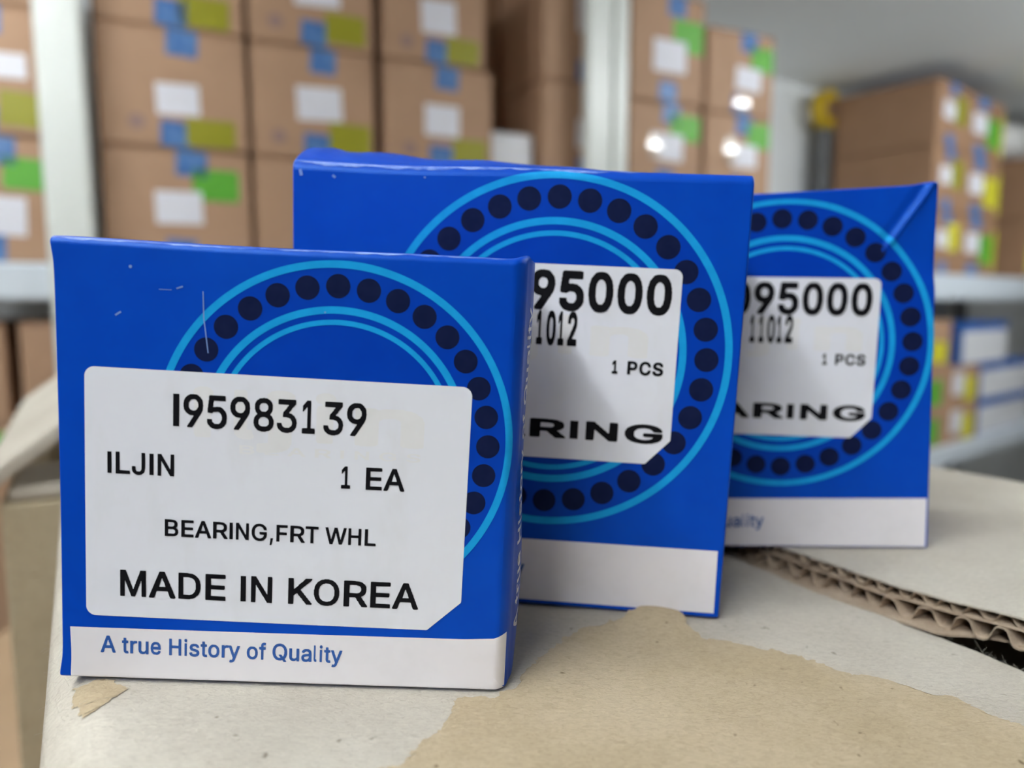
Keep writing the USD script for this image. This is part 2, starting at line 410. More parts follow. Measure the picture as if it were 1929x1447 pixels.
# ------------------------------------------------------------------ the open carton behind, at the left
nb0, nb1, ab0, ab1, zr = -0.0415, 0.27, 0.440, 0.80, 1.448
oc = thing('open_carton', 'worn open corrugated carton with a raised flap behind the front left blue box', 'carton', loc=(*(N2 * 0.12 + A2 * 0.62), 1.15), rotz=30)
L_ = lambda n0, n1, a0, a1, z0, z1, bv=0.0015: cuboid(n0 - 0.12, n1 - 0.12, a0 - 0.62, a1 - 0.62, z0 - 1.15, z1 - 1.15, bv)
put('end_wall', L_(nb0, nb1, ab0, ab0 + 0.006, 1.156, zr), 'old_board', oc)
put('end_wall', L_(nb0, nb1, ab1 - 0.006, ab1, 1.156, zr), 'old_board', oc)
put('side_wall', L_(nb0, nb0 + 0.006, ab0 + 0.006, ab1 - 0.006, 1.156, zr), 'old_board', oc)
put('side_wall', L_(nb1 - 0.006, nb1, ab0 + 0.006, ab1 - 0.006, 1.156, zr), 'old_board', oc)
put('bottom', L_(nb0, nb1, ab0, ab1, 1.15, 1.156), 'old_board', oc)
ef = L_(nb0 + 0.004, nb1 - 0.004, ab0, ab0 + 0.11, zr + 0.001, zr + 0.008)
ef.apply_transform(trimesh.transformations.rotation_matrix(math.radians(-5), (1, 0, 0), (0, ab0 - 0.62, zr - 1.15)))
put('end_flap', ef, 'pale_board', oc)
sf = L_(nb0 - 0.004, nb0 + 0.15, ab0 - 0.004, ab1, zr + 0.009, zr + 0.017)
sf.apply_transform(trimesh.transformations.rotation_matrix(math.radians(-36), (0, 1, 0), (nb0 - 0.12, 0, zr + 0.006 - 1.15)))
put('raised_flap', sf, 'pale_board', oc)
sg = L_(nb1 - 0.004, nb1 + 0.006, ab0, ab1, zr - 0.14, zr)
sg.apply_translation((0.002, 0, 0))
put('side_flap', sg, 'old_board', oc, label='flap hanging down outside')

# ------------------------------------------------------------------ the three blue boxes
# advance, left bearing and ink width of a plain grotesque's bold letters, in thousandths of an em
METRICS = {'0': (556, 40, 476), '1': (556, 79, 314), '2': (556, 25, 482), '3': (556, 37, 477), '5': (556, 44, 477), '8': (556, 36, 483), '9': (556, 36, 479), 'A': (722, 0, 722), 'B': (722, 73, 597), 'C': (722, 48, 626),
           'D': (722, 72, 595), 'E': (667, 73, 544), 'F': (611, 74, 496), 'G': (778, 43, 670), 'H': (722, 73, 575), 'I': (278, 71, 145), 'J': (556, 24, 459), 'K': (722, 75, 644), 'L': (611, 77, 498), 'M': (833, 71, 691),
           'N': (722, 74, 570), 'O': (778, 43, 691), 'P': (667, 73, 546), 'Q': (778, 43, 701), 'R': (722, 73, 646), 'S': (667, 39, 580), 'T': (611, 21, 572), 'W': (944, 5, 934), 'a': (556, 36, 491), 'e': (556, 32, 490),
           'f': (333, 12, 336), 'i': (278, 72, 137), 'l': (278, 72, 137), 'o': (611, 40, 530), 'r': (389, 66, 336), 's': (556, 24, 489), 't': (333, 10, 311), 'u': (611, 66, 478), 'y': (556, 7, 541), 'n': (611, 66, 478),
           'j': (278, -47, 256), ',': (278, 63, 146), ' ': (278, 0, 0)}


def letters(text, bold=1, track=0):
    """2-D triangles of a text set letter by letter: (vertices, faces), capitals 1 high."""
    V, F, k, pen = [], [], 0, 0.0
    for c in text:
        adv, lsb, w = METRICS[c]
        if w:
            m = trimesh.creation.box((0.2, 1.0 + 0.0286 * bold, 0.002)).apply_translation((0.1, 0.5, 0.001)) if c == 'I' else meshkit.text_mesh(c, 1.0, 0.002, bold)
            keep = m.face_normals[:, 2] > 0.9
            f = np.array(m.faces)[keep]
            u, inv = np.unique(f, return_inverse=True)
            v = np.array(m.vertices)[u][:, :2]
            v[:, 0] = (pen + lsb + (v[:, 0] - v[:, 0].min()) / (v[:, 0].max() - v[:, 0].min()) * w) / 716
            V.append(v); F.append(inv.reshape(-1, 3) + k); k += len(v)
        pen += adv + track
    return np.vstack(V), np.vstack(F)


class BlueBox:
    """A printed card box in its own units (1 = radius of the printed ring of rollers): x right, y up, z towards the viewer, the front at z = 0."""

    def __init__(self, R, t, s, ext, D, warp, r=0.045):
        self.R, self.t, self.s, self.ext, self.D, self.warp, self.r = np.array(R), np.array(t), s, ext, D, warp, r
        x0, x1, y0, y1 = ext
        self.lo, self.hi = np.array([x0 + r, y0 + r, -D + r]), np.array([x1 - r, y1 - r, -r])
        self.base = np.array([(x0 + x1) / 2, y0, -D / 2])

    def surf(self, q, eps=0.0):
        c = np.clip(q, self.lo, self.hi)
        d = q - c
        n = d / np.maximum(np.linalg.norm(d, axis=1, keepdims=True), 1e-9)
        return self.warp(c + n * (self.r + eps), n)

    def local(self, p):
        p = (p - self.base) * self.s
        return np.c_[p[:, 0], -p[:, 2], p[:, 1]]

    def matrix(self):
        M = np.eye(4)
        M[:3, :3] = np.c_[self.R[:, 0], -self.R[:, 2], self.R[:, 1]]
        M[:3, 3] = self.t + self.s * (self.R @ self.base)
        return M

    def body(self):
        x0, x1, y0, y1 = self.ext
        r = self.r

        def axis(a, b, n):
            k = r * (1 - np.cos(np.linspace(0, np.pi / 2, 7)))
            e = r * np.tan(np.linspace(0, np.pi / 4, 7)) 
            return np.unique(np.r_[a + (r - e)[::-1], np.linspace(a + r, b - r, n), a + r + np.array([.012, .024, .036, .05, .065, .08, .1, .13]), b - r - np.array([.012, .024, .036, .05, .065, .08, .1, .13]), b - (r - e)].round(6))
        X, Y, Z = axis(x0, x1, self.nx), axis(y0, y1, self.nx), axis(-self.D, 0.0, 24)
        V, F, k = [], [], 0
        for (u, w, const, mk, flip) in ((X, Y, 0.0, lambda a, b, c: np.c_[a, b, c], False), (X, Y, -self.D, lambda a, b, c: np.c_[a, b, c], True),
                                        (Y, Z, x1, lambda a, b, c: np.c_[c, a, b], False), (Y, Z, x0, lambda a, b, c: np.c_[c, a, b], True),
                                        (Z, X, y1, lambda a, b, c: np.c_[b, c, a], False), (Z, X, y0, lambda a, b, c: np.c_[b, c, a], True)):
            U, W = np.meshgrid(u, w, indexing='ij')
            V.append(mk(U.ravel(), W.ravel(), np.full(U.size, const)))
            idx = np.arange(U.size).reshape(U.shape) + k
            q = np.stack([idx[:-1, :-1], idx[1:, :-1], idx[1:, 1:], idx[:-1, 1:]], -1).reshape(-1, 4)
            F.append(q[:, ::-1] if flip else q); k += U.size
        q = np.vstack(V)
        f = np.vstack(F)
        m = trimesh.Trimesh(self.local(self.surf(q)), np.vstack([f[:, [0, 1, 2]], f[:, [0, 2, 3]]]), process=False)
        m.merge_vertices(digits_vertex=7)
        return m

    nx = 60
    raise_ = 0.0

    def print_on(self, name, v, f, eps, material, parent, **kw):
        q = np.c_[v, np.zeros(len(v))]
        m = trimesh.Trimesh(self.local(self.surf(q, eps + self.raise_)), f, process=False)
        return put(name, m, material, parent, smooth=True, **kw)

    def poly(self, name, poly, eps, material, parent, size=0.09, **kw):
        v, f = tri2d(poly, size)
        return self.print_on(name, v, f, eps, material, parent, **kw)

    def text(self, name, text, xa, xb, ya, yb, eps, material, parent, bold=1, rot=0.0, about=None, capref=None, fine=None, track=0, **kw):
        """Letters from x = xa to xb, baseline ya, capitals up to yb."""
        v, f = letters(text, bold, track)
        off = 0.0286 * bold * 0.5
        b0, b1 = v[:, 0].min(), v[:, 0].max()
        c0, c1 = -off, 1 + off
        v = np.c_[xa + (v[:, 0] - b0) / (b1 - b0) * (xb - xa), ya + (v[:, 1] - c0) / (c1 - c0) * (yb - ya)]
        if rot:
            v = spin(v, rot, about)
        if fine:
            v3, f = trimesh.remesh.subdivide_to_size(np.c_[v, 0 * v[:, 0]], f, fine, max_iter=12)
            v = v3[:, :2]
        return self.print_on(name, v, f, eps, material, parent, **kw)


def spin(v, deg, about):
    c, s = math.cos(math.radians(deg)), math.sin(math.radians(deg))
    d = np.asarray(v) - about
    return np.c_[d[:, 0] * c - d[:, 1] * s, d[:, 0] * s + d[:, 1] * c] + about


sm = lambda t: np.clip(t, 0, 1) ** 2 * (3 - 2 * np.clip(t, 0, 1))
S1, S2 = 0.0285, 0.0285 * 1.285


def front_bits(bx, t, stripe, label, slogan):
    """The print every one of the three boxes carries: disc, rings, rollers, white band, slogan."""
    x0, x1, y0, y1 = bx.ext
    disc = Point(0, 0).buffer(1.13, quad_segs=48)
    inside = sbox(x0 + 0.02, y0, x1 - 0.012, y1)
    bx.poly('printed_disc', disc.intersection(inside), 0.0014, 'deep_blue_print', t, size=0.05)
    for a, b in ((1.115, 1.163), (0.824, 0.871), (0.752, 0.786)):
        bx.poly('printed_ring', Point(0, 0).buffer(b, quad_segs=64).difference(Point(0, 0).buffer(a, quad_segs=64)), 0.0028, 'cyan_print', t, size=0.03)
    p = path_for('printed_rollers', t)
    dots = unary_union([Point(math.cos(k * math.pi / 16), math.sin(k * math.pi / 16)).buffer(0.0775, quad_segs=10) for k in range(32)])
    v, f = tri2d(dots, 0.09)
    used[(t, 'printed_rollers')] -= 1
    bx.print_on('printed_rollers', v, f, 0.0024, 'navy_print', t, label='ring of dark navy printed roller dots')
    band = bx.poly('printed_band', stripe, 0.0014, 'white_print', t, size=0.045, label='white band along the foot of the box')
    return band


def sticker(pts, r_small, r_big, cut):
    p = Polygon(pts)
    return p.buffer(-r_big).buffer(r_big).intersection(p) if r_big else p


def round_label(x0, x1, y0, y1, r, cx, cy):
    """A label with three round corners and a cut one at the lower right."""
    b = sbox(x0, y0, x1, y1).buffer(-r).buffer(r, quad_segs=12)
    keep = Polygon([(x0 - 1, y1 + 1), (x1 + 1, y1 + 1), (x1 + 1, y0 + cy + 1 * cy / cx), (x1, y0 + cy), (x1 - cx, y0), (x1 - cx - 1 * 0.0001, y0 - 1), (x0 - 1, y0 - 1)])
    full = unary_union([b, sbox(x1 - cx - 0.05, y0, x1, y0 + cy + 0.05)])
    return full.intersection(keep).buffer(-0.02).buffer(0.02, quad_segs=6)


# -- the front left box
def warp1(p, n):
    x, y, z = p.T.copy()
    t = np.clip(-z / 1.2, 0, 1)
    yy = np.clip((y + 1.70) / 2.925, 0, 1)
    side = sm((x - 1.02) / 0.15) * np.sin(np.pi * np.clip(t * 1.0, 0, 1)) ** 0.9
    x = x + side * (0.076 + 0.02 * np.sin(yy * 7.5 + 0.4)) * (0.75 + 0.25 * np.sin(np.pi * yy))
    x = x - 0.022 * np.exp(-((p[:, 0] + 1.80) ** 2 + (y - 1.225) ** 2) / 0.014) - 0.02 * np.exp(-((p[:, 0] + 1.80) ** 2 + (y + 1.70) ** 2) / 0.012)
    x = x + 0.010 * np.sin(np.pi * yy) * sm((-1.6 - p[:, 0]) / 0.2)
    topw = sm((p[:, 1] - 1.10) / 0.1)
    y = y + topw * (0.022 * np.sin(np.pi * t) * (1.15 - 0.5 * (p[:, 0] + 1.8) / 3) + 0.006 * np.sin(p[:, 0] * 2.3) * (1 - t))
    y = y + 0.03 * np.exp(-((p[:, 0] - 1.19) ** 2 / 0.004 + (z + 0.07) ** 2 / 0.01)) * topw
    z = z - (0.032 * np.clip((p[:, 1] - 1.178) / 0.047, 0, 1) ** 2 + 0.075 * np.clip((p[:, 0] - 1.11) / 0.095, 0, 1) ** 2) * sm((p[:, 2] + 0.25) / 0.25)
    z = z + 0.012 * np.sin(np.pi * (p[:, 0] + 1.8) / 3) * np.sin(np.pi * yy) * sm((z + 0.3) / 0.3)
    return np.c_[x, y, z]


b1 = BlueBox([[0.99847, 0.04906, 0.02551], [0.02574, -0.00395, -0.99966], [-0.04895, 0.99879, -0.00521]], [-0.03299, 0.13588, 1.52399], S1, (-1.795, 1.205, -1.70, 1.225), 1.2, warp1, 0.018)
t1 = thing('bearing_box', 'front left blue bearing box, its large white label reading MADE IN KOREA', 'box', matrix=b1.matrix())
put('box_body', b1.body(), 'blue_card', t1, smooth=True)
band1 = front_bits(b1, t1, Polygon([(-1.735, -1.343), (0.9, -1.336), (1.10, -1.325), (1.188, -1.295), (1.188, -1.696), (-1.722, -1.697)]), None, None)
ab = np.array([-1.534, -1.515])
b1.text('slogan', 'A true History of Quality', -1.534, 0.079, -1.513, -1.398, 0.003, 'slogan_print', band1, rot=-0.75, about=ab)
lab = round_label(-1.614, 0.875, -1.268, 0.402, 0.065, 0.222, 0.205)
lc = np.array([-0.37, -0.43])
lab = affinity.rotate(lab, -0.6, origin=tuple(lc))
lab1 = b1.poly('label', lab, 0.004, 'label_paper', t1, size=0.12, label='white paper label with one cut corner')
kw = dict(rot=-0.6, about=lc)
def un1(x, y):
    return spin(np.array([[x, y]]), 0.6, lc)[0]
b1.text('ghost_lettering', 'iljin', -0.92, 0.575, -0.012, 0.295, 0.0050, 'ghost_print', lab1, bold=2, label='faint show-through of the print below', **kw)
b1.text('ghost_lettering', 'B E A R I N G S', -0.62, 0.56, -0.115, -0.060, 0.0050, 'ghost_print', lab1, **kw)
for nm, tx, xa, xb, ya, yb in (('part_number', 'I95983139', -1.047, 0.199, 0.043, 0.255), ('maker_name', 'ILJIN', -1.469, -1.038, -0.290, -0.148), ('quantity', '1 EA', 0.046, 0.463, -0.312, -0.166),
                               ('description', 'BEARING,FRT WHL', -1.097, 0.288, -0.695, -0.583), ('origin', 'MADE IN KOREA', -1.389, 0.589, -1.122, -0.945)):
    b1.text(nm, tx, xa, xb, ya, yb, 0.0062, 'thermal_ink', lab1, **kw)
sv, sf_ = letters('A true History of Quality', 1)
sx0, sx1 = sv[:, 0].min(), sv[:, 0].max()
q = np.c_[np.full(len(sv), 1.205), -1.36 + (sv[:, 0] - sx0) / (sx1 - sx0) * 2.28, -0.31 + sv[:, 1] * 0.18]
q3, f3 = trimesh.remesh.subdivide_to_size(q, sf_, 0.05, max_iter=10)
m = trimesh.Trimesh(b1.local(b1.surf(q3, 0.003)), f3, process=False)
put('side_slogan', m, 'white_ink', t1, smooth=True)
def streak(pts, w):
    return LineString(pts).buffer(w, cap_style=2)
for g in (streak([(-0.853, 0.925), (-0.847, 0.753), (-0.819, 0.533)], 0.0035), streak([(-1.405, 0.748), (-1.385, 0.762), (-1.369, 0.772)], 0.006), Point(-1.308, 1.059).buffer(0.010),
          streak([(-1.13, 0.925), (-1.05, 0.925)], 0.002), streak([(-1.02, 0.935), (-0.98, 0.95)], 0.005), streak([(-1.53, -0.93), (-1.51, -0.965), (-1.48, -0.97)], 0.003), Point(-0.08, 0.83).buffer(0.006)):
    b1.poly('scuff_mark', g, 0.0034, 'scuff', t1)

def worn_highlight(bx, t, xa, xb, y, h, seed, eps=0.0030):  # strip of wear along the upper fold, highlight included in its colour
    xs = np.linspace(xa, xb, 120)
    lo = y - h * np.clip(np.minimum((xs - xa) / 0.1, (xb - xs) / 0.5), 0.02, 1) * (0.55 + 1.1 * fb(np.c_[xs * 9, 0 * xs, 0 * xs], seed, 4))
    bx.poly('worn_lit_edge', Polygon(list(zip(xs, np.full(120, y))) + list(zip(xs[::-1], lo[::-1]))).buffer(0), eps, 'worn_highlight_blue', t, size=0.03, label='worn pale upper fold')


worn_highlight(b1, t1, -1.78, 1.15, 1.222, 0.020, 81)
# -- the large box behind it
def warp2(p, n):
    x, y, z = p.T.copy()
    t = np.clip(-z / 1.25, 0, 1)
    yy = np.clip((y + 1.74) / 2.9, 0, 1)
    f = np.clip((x + 1.77) / 2.985, 0, 1)
    topw = sm((p[:, 1] - 1.02) / 0.12)
    lift = 0.155 * (1 - f) ** 1.1 + 0.02 + 0.020 * np.exp(-((x + 1.64) / 0.07) ** 2) + 0.016 * np.sin(x * 9.0) * (1 - f) - 0.11 * sm((f - 0.6) / 0.3)
    y = y + topw * (lift * np.sin(np.pi * np.clip(t * 1.0, 0, 1)) ** 0.8 - (0.016 * np.sin((x + 1.77) * 2.1) ** 2 * (1 - f)) * (1 - t))
    x = x + 0.03 * sm((p[:, 0] - 1.0) / 0.2) * np.sin(np.pi * t) * 0.3
    x = x + 0.012 * np.sin(np.pi * yy) * sm((-1.6 - p[:, 0]) / 0.17)
    z = z - 0.030 * np.clip((p[:, 1] - 1.115) / 0.053, 0, 1) ** 2 * sm((p[:, 2] + 0.25) / 0.25)
    z = z + 0.012 * np.sin(np.pi * f) * np.sin(np.pi * yy) * sm((z + 0.3) / 0.3)
    return np.c_[x, y, z]


b2 = BlueBox([[0.99502, 0.04469, -0.08914], [-0.08875, -0.0107, -0.996], [-0.04547, 0.99894, -0.00668]], [0.00957, 0.17788, 1.53749], S2, (-1.77, 1.215, -1.74, 1.180), 1.25, warp2, 0.018)
t2 = thing('bearing_box', 'large blue bearing box standing in the middle, partly hidden by the front left box', 'box', matrix=b2.matrix())
put('box_body', b2.body(), 'blue_card', t2, smooth=True)
band2 = front_bits(b2, t2, Polygon([(-1.72, -1.285), (1.172, -1.270), (1.178, -1.704), (-1.72, -1.712)]), None, None)
b2.text('slogan', 'A true History of Quality', -1.567, -0.112, -1.535, -1.432, 0.003, 'slogan_print', band2)


def stock_label(bx, t, dx, dy, rot):
    """The white stock label of the two larger boxes; dx, dy and rot place it on the box."""
    o = np.array([dx, dy])
    lb = affinity.rotate(affinity.translate(round_label(-1.13, 0.809, -0.706, 0.572, 0.05, 0.155, 0.165), dx, dy), rot, origin=(dx, dy))
    lp = bx.poly('label', lb, 0.004, 'label_paper', t, size=0.12, label='white stock label with one cut corner')
    k = dict(rot=rot, about=o)
    bx.text('ghost_lettering', 'iljin', -0.62, 0.62, 0.0 + dy, 0.24 + dy, 0.0050, 'ghost_print', lp, bold=2, label='faint show-through of the print below', **k)
    for nm, tx, xa, xb, ya, yb, b in (('part_number', '095000', -0.345, 0.750, 0.283, 0.528, 2), ('stock_code', '11012', -0.178, 0.157, 0.053, 0.265, 2), ('quantity', '1 PCS', 0.398, 0.730, -0.116, -0.032, 2),
                                      ('description', 'BEARING', -0.90, 0.757, -0.566, -0.446, 2)):
        bx.text(nm, tx, xa + dx, xb + dx, ya + dy, yb + dy, 0.0062, 'thermal_ink', lp, bold=b, **k)


worn_highlight(b2, t2, -1.75, 0.6, 1.177, 0.030, 83)
stock_label(b2, t2, 0.0, 0.0, -0.2)
for g in (streak([(-1.495, 1.09), (-1.475, 1.075)], 0.008), Point(-0.88, 1.10).buffer(0.007), streak([(-1.715, 1.12), (-1.705, 1.08)], 0.010)):
    b2.poly('scuff_mark', g, 0.0034, 'scuff', t2)

# -- the box at the right, its upper corner creased
C0_, C1_ = np.array([1.135, 1.225]), np.array([0.772, 0.715])
CD = (C1_ - C0_) / np.linalg.norm(C1_ - C0_)
CN = np.array([-CD[1], CD[0]])
CL = np.linalg.norm(C1_ - C0_)


def warp3(p, n):
    x, y, z = p.T.copy()
    t = np.clip(-z / 1.3, 0, 1)
    yy = np.clip((y + 1.69) / 2.9, 0, 1)
    f = np.clip((x + 1.815) / 2.98, 0, 1)
    q = p[:, :2] - C0_
    al, s = q @ CD, q @ CN
    fade = (1 - sm((al - CL * 0.8) / (CL * 0.3))) * sm((al + 0.2) / 0.1)
    fr = sm((p[:, 2] + 0.12) / 0.1)
    z = z + fr * fade * (0.020 * np.exp(-(s / 0.022) ** 2) - 0.09 * np.maximum(s, 0) * sm(s / 0.05) - 0.012 * np.exp(-((s + 0.05) / 0.04) ** 2))
    topw = sm((p[:, 1] - 1.08) / 0.1)
    y = y + topw * 0.02 * np.sin(np.pi * t)
    y = y + topw * (0.016 * np.exp(-((x - 1.1) / 0.09) ** 2) - 0.01 * np.sin(np.pi * f))
    z = z + 0.012 * np.sin(np.pi * f) * np.sin(np.pi * yy) * sm((p[:, 2] + 0.3) / 0.3)
    return np.c_[x, y, z]


b3 = BlueBox([[0.9919, -0.03347, -0.12252], [-0.1226, -0.00039, -0.99246], [0.03317, 0.99944, -0.00449]], [0.07968, 0.21891, 1.53674], S2, (-1.815, 1.165, -1.69, 1.215), 1.3, warp3, 0.018)
b3.nx, b3.raise_ = 200, 0.003
t3 = thing('bearing_box', 'right-hand blue bearing box with a creased upper right corner', 'box', matrix=b3.matrix())
put('box_body', b3.body(), 'blue_card', t3, smooth=True)
b3_poly = b3.poly
b3.poly = lambda name, poly, eps, material, parent, size=0.09, **kw: b3_poly(name, poly, eps, material, parent, size=min(size, 0.018), **kw)
band3 = front_bits(b3, t3, Polygon([(-1.77, -1.270), (1.144, -1.272), (1.142, -1.676), (-1.77, -1.676)]), None, None)
b3.poly = lambda name, poly, eps, material, parent, size=0.09, **kw: b3_poly(name, poly, eps, material, parent, size=min(size, 0.06), **kw)
b3.text('slogan', 'A true History of Quality', -1.586, -0.131, -1.510, -1.407, 0.004, 'slogan_print', band3, rot=0.4, about=np.array([-0.13, -1.5]))
stock_label(b3, t3, -0.078, -0.028, -2.9)

# ------------------------------------------------------------------ cartons on the racks
class Run:
    """A straight run of racking: P is a point of the cartons' front plane, the run goes along deg."""

    def __init__(self, P, deg):
        self.P, self.deg = np.array(P), deg
        self.d = np.array([math.cos(math.radians(deg)), math.sin(math.radians(deg))])
        self.n = np.array([-self.d[1], self.d[0]])

    def at(self, s, off=0.0):
        return self.P + s * self.d + off * self.n


RL = Run((-0.615, 1.33), 25)
RR = Run((1.55, 2.79), 38)


def paste(x0, x1, z0, z1, y, t=0.0006, rot=0.0):
    """A sticker on a carton's front at y."""
    b = cuboid(x0, x1, y - t, y + 0.0002, z0, z1)
    if rot:
        b.apply_transform(trimesh.transformations.rotation_matrix(math.radians(rot), (0, 1, 0), ((x0 + x1) / 2, y, (z0 + z1) / 2)))
    return b


def make_carton(run, s0, s1, z, h, dp, label, group, bits=(), tape=(0.40, 0.60), tape_top=0.046, tape_low=0.046, shift=0.02, off=0.0, dark=False, twist=0.0, glare=None, name='kraft_carton'):
    """A sealed kraft carton whose front runs from s0 to s1 on the run. bits: (material, x0, x1, top, bottom) as fractions of the front."""
    w = s1 - s0
    c = run.at((s0 + s1) / 2, off + dp / 2)
    t = thing(name, label, 'carton', loc=(c[0], c[1], z), rotz=run.deg + twist, group=group)
    m = 'kraft_carton_shaded' if dark else 'kraft_carton'
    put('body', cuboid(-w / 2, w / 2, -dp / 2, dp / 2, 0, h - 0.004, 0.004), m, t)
    put('top_flap', cuboid(-w / 2 + 0.001, -0.001, -dp / 2 + 0.001, dp / 2 - 0.001, h - 0.004, h - 0.0005, 0.001), m, t)
    put('top_flap', cuboid(0.001, w / 2 - 0.001, -dp / 2 + 0.001, dp / 2 - 0.001, h - 0.004, h - 0.0005, 0.001), m, t)
    X = lambda f: -w / 2 + f * w
    Z = lambda f: h - f * h
    y = -dp / 2
    if tape:
        a, b = X(tape[0]), X(tape[1])
        if tape_top:
            put('packing_tape', cat([paste(a + shift, b + shift, h - tape_top, h - 0.0025, y, rot=3), cuboid(a + shift, b + shift, y, dp / 2, h - 0.0005, h - 0.0001)]), 'blue_tape', t)
        if tape_low:
            put('packing_tape', paste(a, b, 0.0025, tape_low, y, rot=3), 'blue_tape', t)
    for i, (k, x0, x1, z0, z1) in enumerate(bits):
        nm = {'paper_label': 'address_label', 'stamp_ink': 'ink_stamp'}.get(k, 'sticker')
        if k == 'stamp_ink':
            d = trimesh.creation.cylinder(0.013, 0.0004, sections=20)
            d.apply_transform(trimesh.transformations.rotation_matrix(math.pi / 2, (1, 0, 0)))
            d.apply_translation((X(x0), y - 0.0002, Z(z0)))
            put(nm, d, k, t)
        else:
            put(nm, paste(X(x0), X(x1), Z(z1), Z(z0), y, t=0.0006 + 0.0002 * i, rot=float(rng.uniform(-3, 4))), k, t)
    if glare:
        for gx, gz, rx, rz in glare:
            a = math.radians(run.deg + twist)
            ca, sa = math.cos(a), math.sin(a)
            p = np.array([c[0] + X(gx) * ca - y * sa, c[1] + X(gx) * sa + y * ca, z + Z(gz)])
            u1 = np.array([0, 0, EYE]) - p
            u2 = np.array([LAMPS[1][0], LAMPS[1][1], CEIL - 0.13]) - p
            hv = u1 / np.linalg.norm(u1) + u2 / np.linalg.norm(u2)  # half vector: the tape loop is tilted to mirror the lamp into the camera
            hv = np.array([hv[0] * ca + hv[1] * sa, -hv[0] * sa + hv[1] * ca, hv[2]]) / np.linalg.norm(hv)
            th, rr = np.meshgrid(np.linspace(0, 2 * np.pi, 33)[:-1], np.linspace(0.04, 1, 8), indexing='ij')
            gu, gv = (rr * np.cos(th)).ravel() * rx, (rr * np.sin(th)).ravel() * rz
            ex = np.cross(hv, [0, 0, 1.0]); ex /= np.linalg.norm(ex)
            ez = np.cross(ex, hv)
            P = gu[:, None] * ex + gv[:, None] * ez - ((gu ** 2 + gv ** 2) / 0.9)[:, None] * hv
            Pf = P.copy(); Pf[:, 1] = Pf[:, 1].max() * 0 + abs(P[:, 1]).max() + 0.0004
            hull = trimesh.convex.convex_hull(np.vstack([P, Pf]))
            hull.apply_translation((X(gx), y - abs(P[:, 1]).max() - 0.0006, Z(gz)))
            put('clear_tape', hull, 'clear_film', t, smooth=35, label='glossy loop of clear tape shaped and tilted to mirror a lamp')
    return t


W, O, G_, Y_, ST = 'paper_label', 'olive_sticker', 'green_sticker', 'yellow_sticker', 'stamp_ink'
Z0 = EYE + 0.0605
GL = 'cartons on the left rack'
col = {'A': (-0.385, -0.142), 'B': (-0.094, 0.147), 'C': (0.157, 0.383), 'D': (0.404, 0.634), 'E': (0.751, 0.965), 'F': (0.975, 1.183), 'G': (1.195, 1.402)}
where = {'A': 'left of the near post', 'B': 'just right of near post', 'C': 'second stack from near post', 'D': 'left of the dark gap',
         'E': 'between dark gap and far post', 'F': 'just right of far post', 'G': 'nearest the pale wall'}
spec = {
    ('A', 0): ([(G_, .62, .93, .17, .42), (W, .30, .74, .47, .78)], None), ('A', 1): ([(W, .40, .80, .37, .56), (O, .63, .93, .66, .93)], None), ('A', 2): ([(W, .35, .75, .40, .60)], None),
    ('B', 0): ([(G_, .60, .92, .16, .43), (W, .34, .66, .36, .64)], None), ('B', 1): ([(W, .38, .67, .46, .72), (O, .57, .91, .74, .97), (ST, .25, .25, .80, .8)], None),
    ('B', 2): ([(O, .55, .90, .72, .97), (W, .32, .64, .38, .68)], None),
    ('C', 0): ([(W, .36, .70, .40, .70), (O, .6, .94, .72, .95)], None), ('C', 1): ([(W, .35, .72, .35, .65), (O, .61, .96, .66, .94), (ST, .2, .2, .82, .8)], None),
    ('C', 2): ([(W, .35, .72, .36, .64), (O, .60, .93, .68, .94), (ST, .2, .2, .82, .8)], None),
    ('D', 0): ([(W, .36, .68, .38, .68), (O, .62, .95, .68, .95)], None), ('D', 1): ([(W, .36, .68, .38, .68), (O, .62, .94, .69, .95), (ST, .22, .22, .82, .8)], None),
    ('D', 2): ([(W, .36, .70, .40, .71), (O, .60, .93, .73, .97), (ST, .22, .22, .82, .8)], None),
    ('E', 0): ([(W, .40, .72, .38, .68)], None), ('E', 1): ([(W, .40, .72, .38, .68)], None), ('E', 2): ([(W, .40, .72, .36, .64)], None),
    ('F', 0): ([(W, .40, .78, .38, .68)], None), ('F', 1): ([(G_, .56, .97, .12, .42), (W, .30, .74, .35, .66)], [(.34, .50, .016, .030)]), ('F', 2): ([(G_, .56, .97, .22, .52), (W, .30, .74, .42, .72)], None),
    ('G', 0): ([(W, .40, .78, .38, .68)], None), ('G', 1): ([(G_, .62, .97, .08, .40), (W, .40, .78, .36, .64)], [(.36, .44, .016, .034)]), ('G', 2): ([(G_, .64, .98, .16, .46), (W, .42, .80, .42, .70)], [(.50, .86, .020, .018)])}
stick = {G_: 'green sticker', O: 'olive sticker'}
for c, (s0, s1) in col.items():
    hs = {'F': (0.198, 0.198, 0.24), 'G': (0.195, 0.195, 0.196), 'E': (0.206, 0.206, 0.30)}.get(c, (0.204, 0.204, 0.204))
    for r in range(3):
        h = hs[r] - 0.0008
        bits, gl = spec[(c, r)]
        cs = [stick[b[0]] for b in bits if b[0] in stick]
        lb = f"{('bottom', 'middle', 'top')[r]} kraft carton with {cs[0] if cs else 'white label'}, {where[c]}"
        do = float(rng.uniform(0, 0.006))
        e = 0.016 if (c, r) == ('D', 2) else 0.0
        make_carton(RL, s0, s1 - e, Z0 + 0.001 + sum(hs[:r]), h, 0.23 if c == 'E' else 0.34, lb, GL, bits, tape=(.40, .61) if c not in 'FG' else (.38, .62), off=do, glare=gl, shift=0.015 if r % 2 else 0.022)
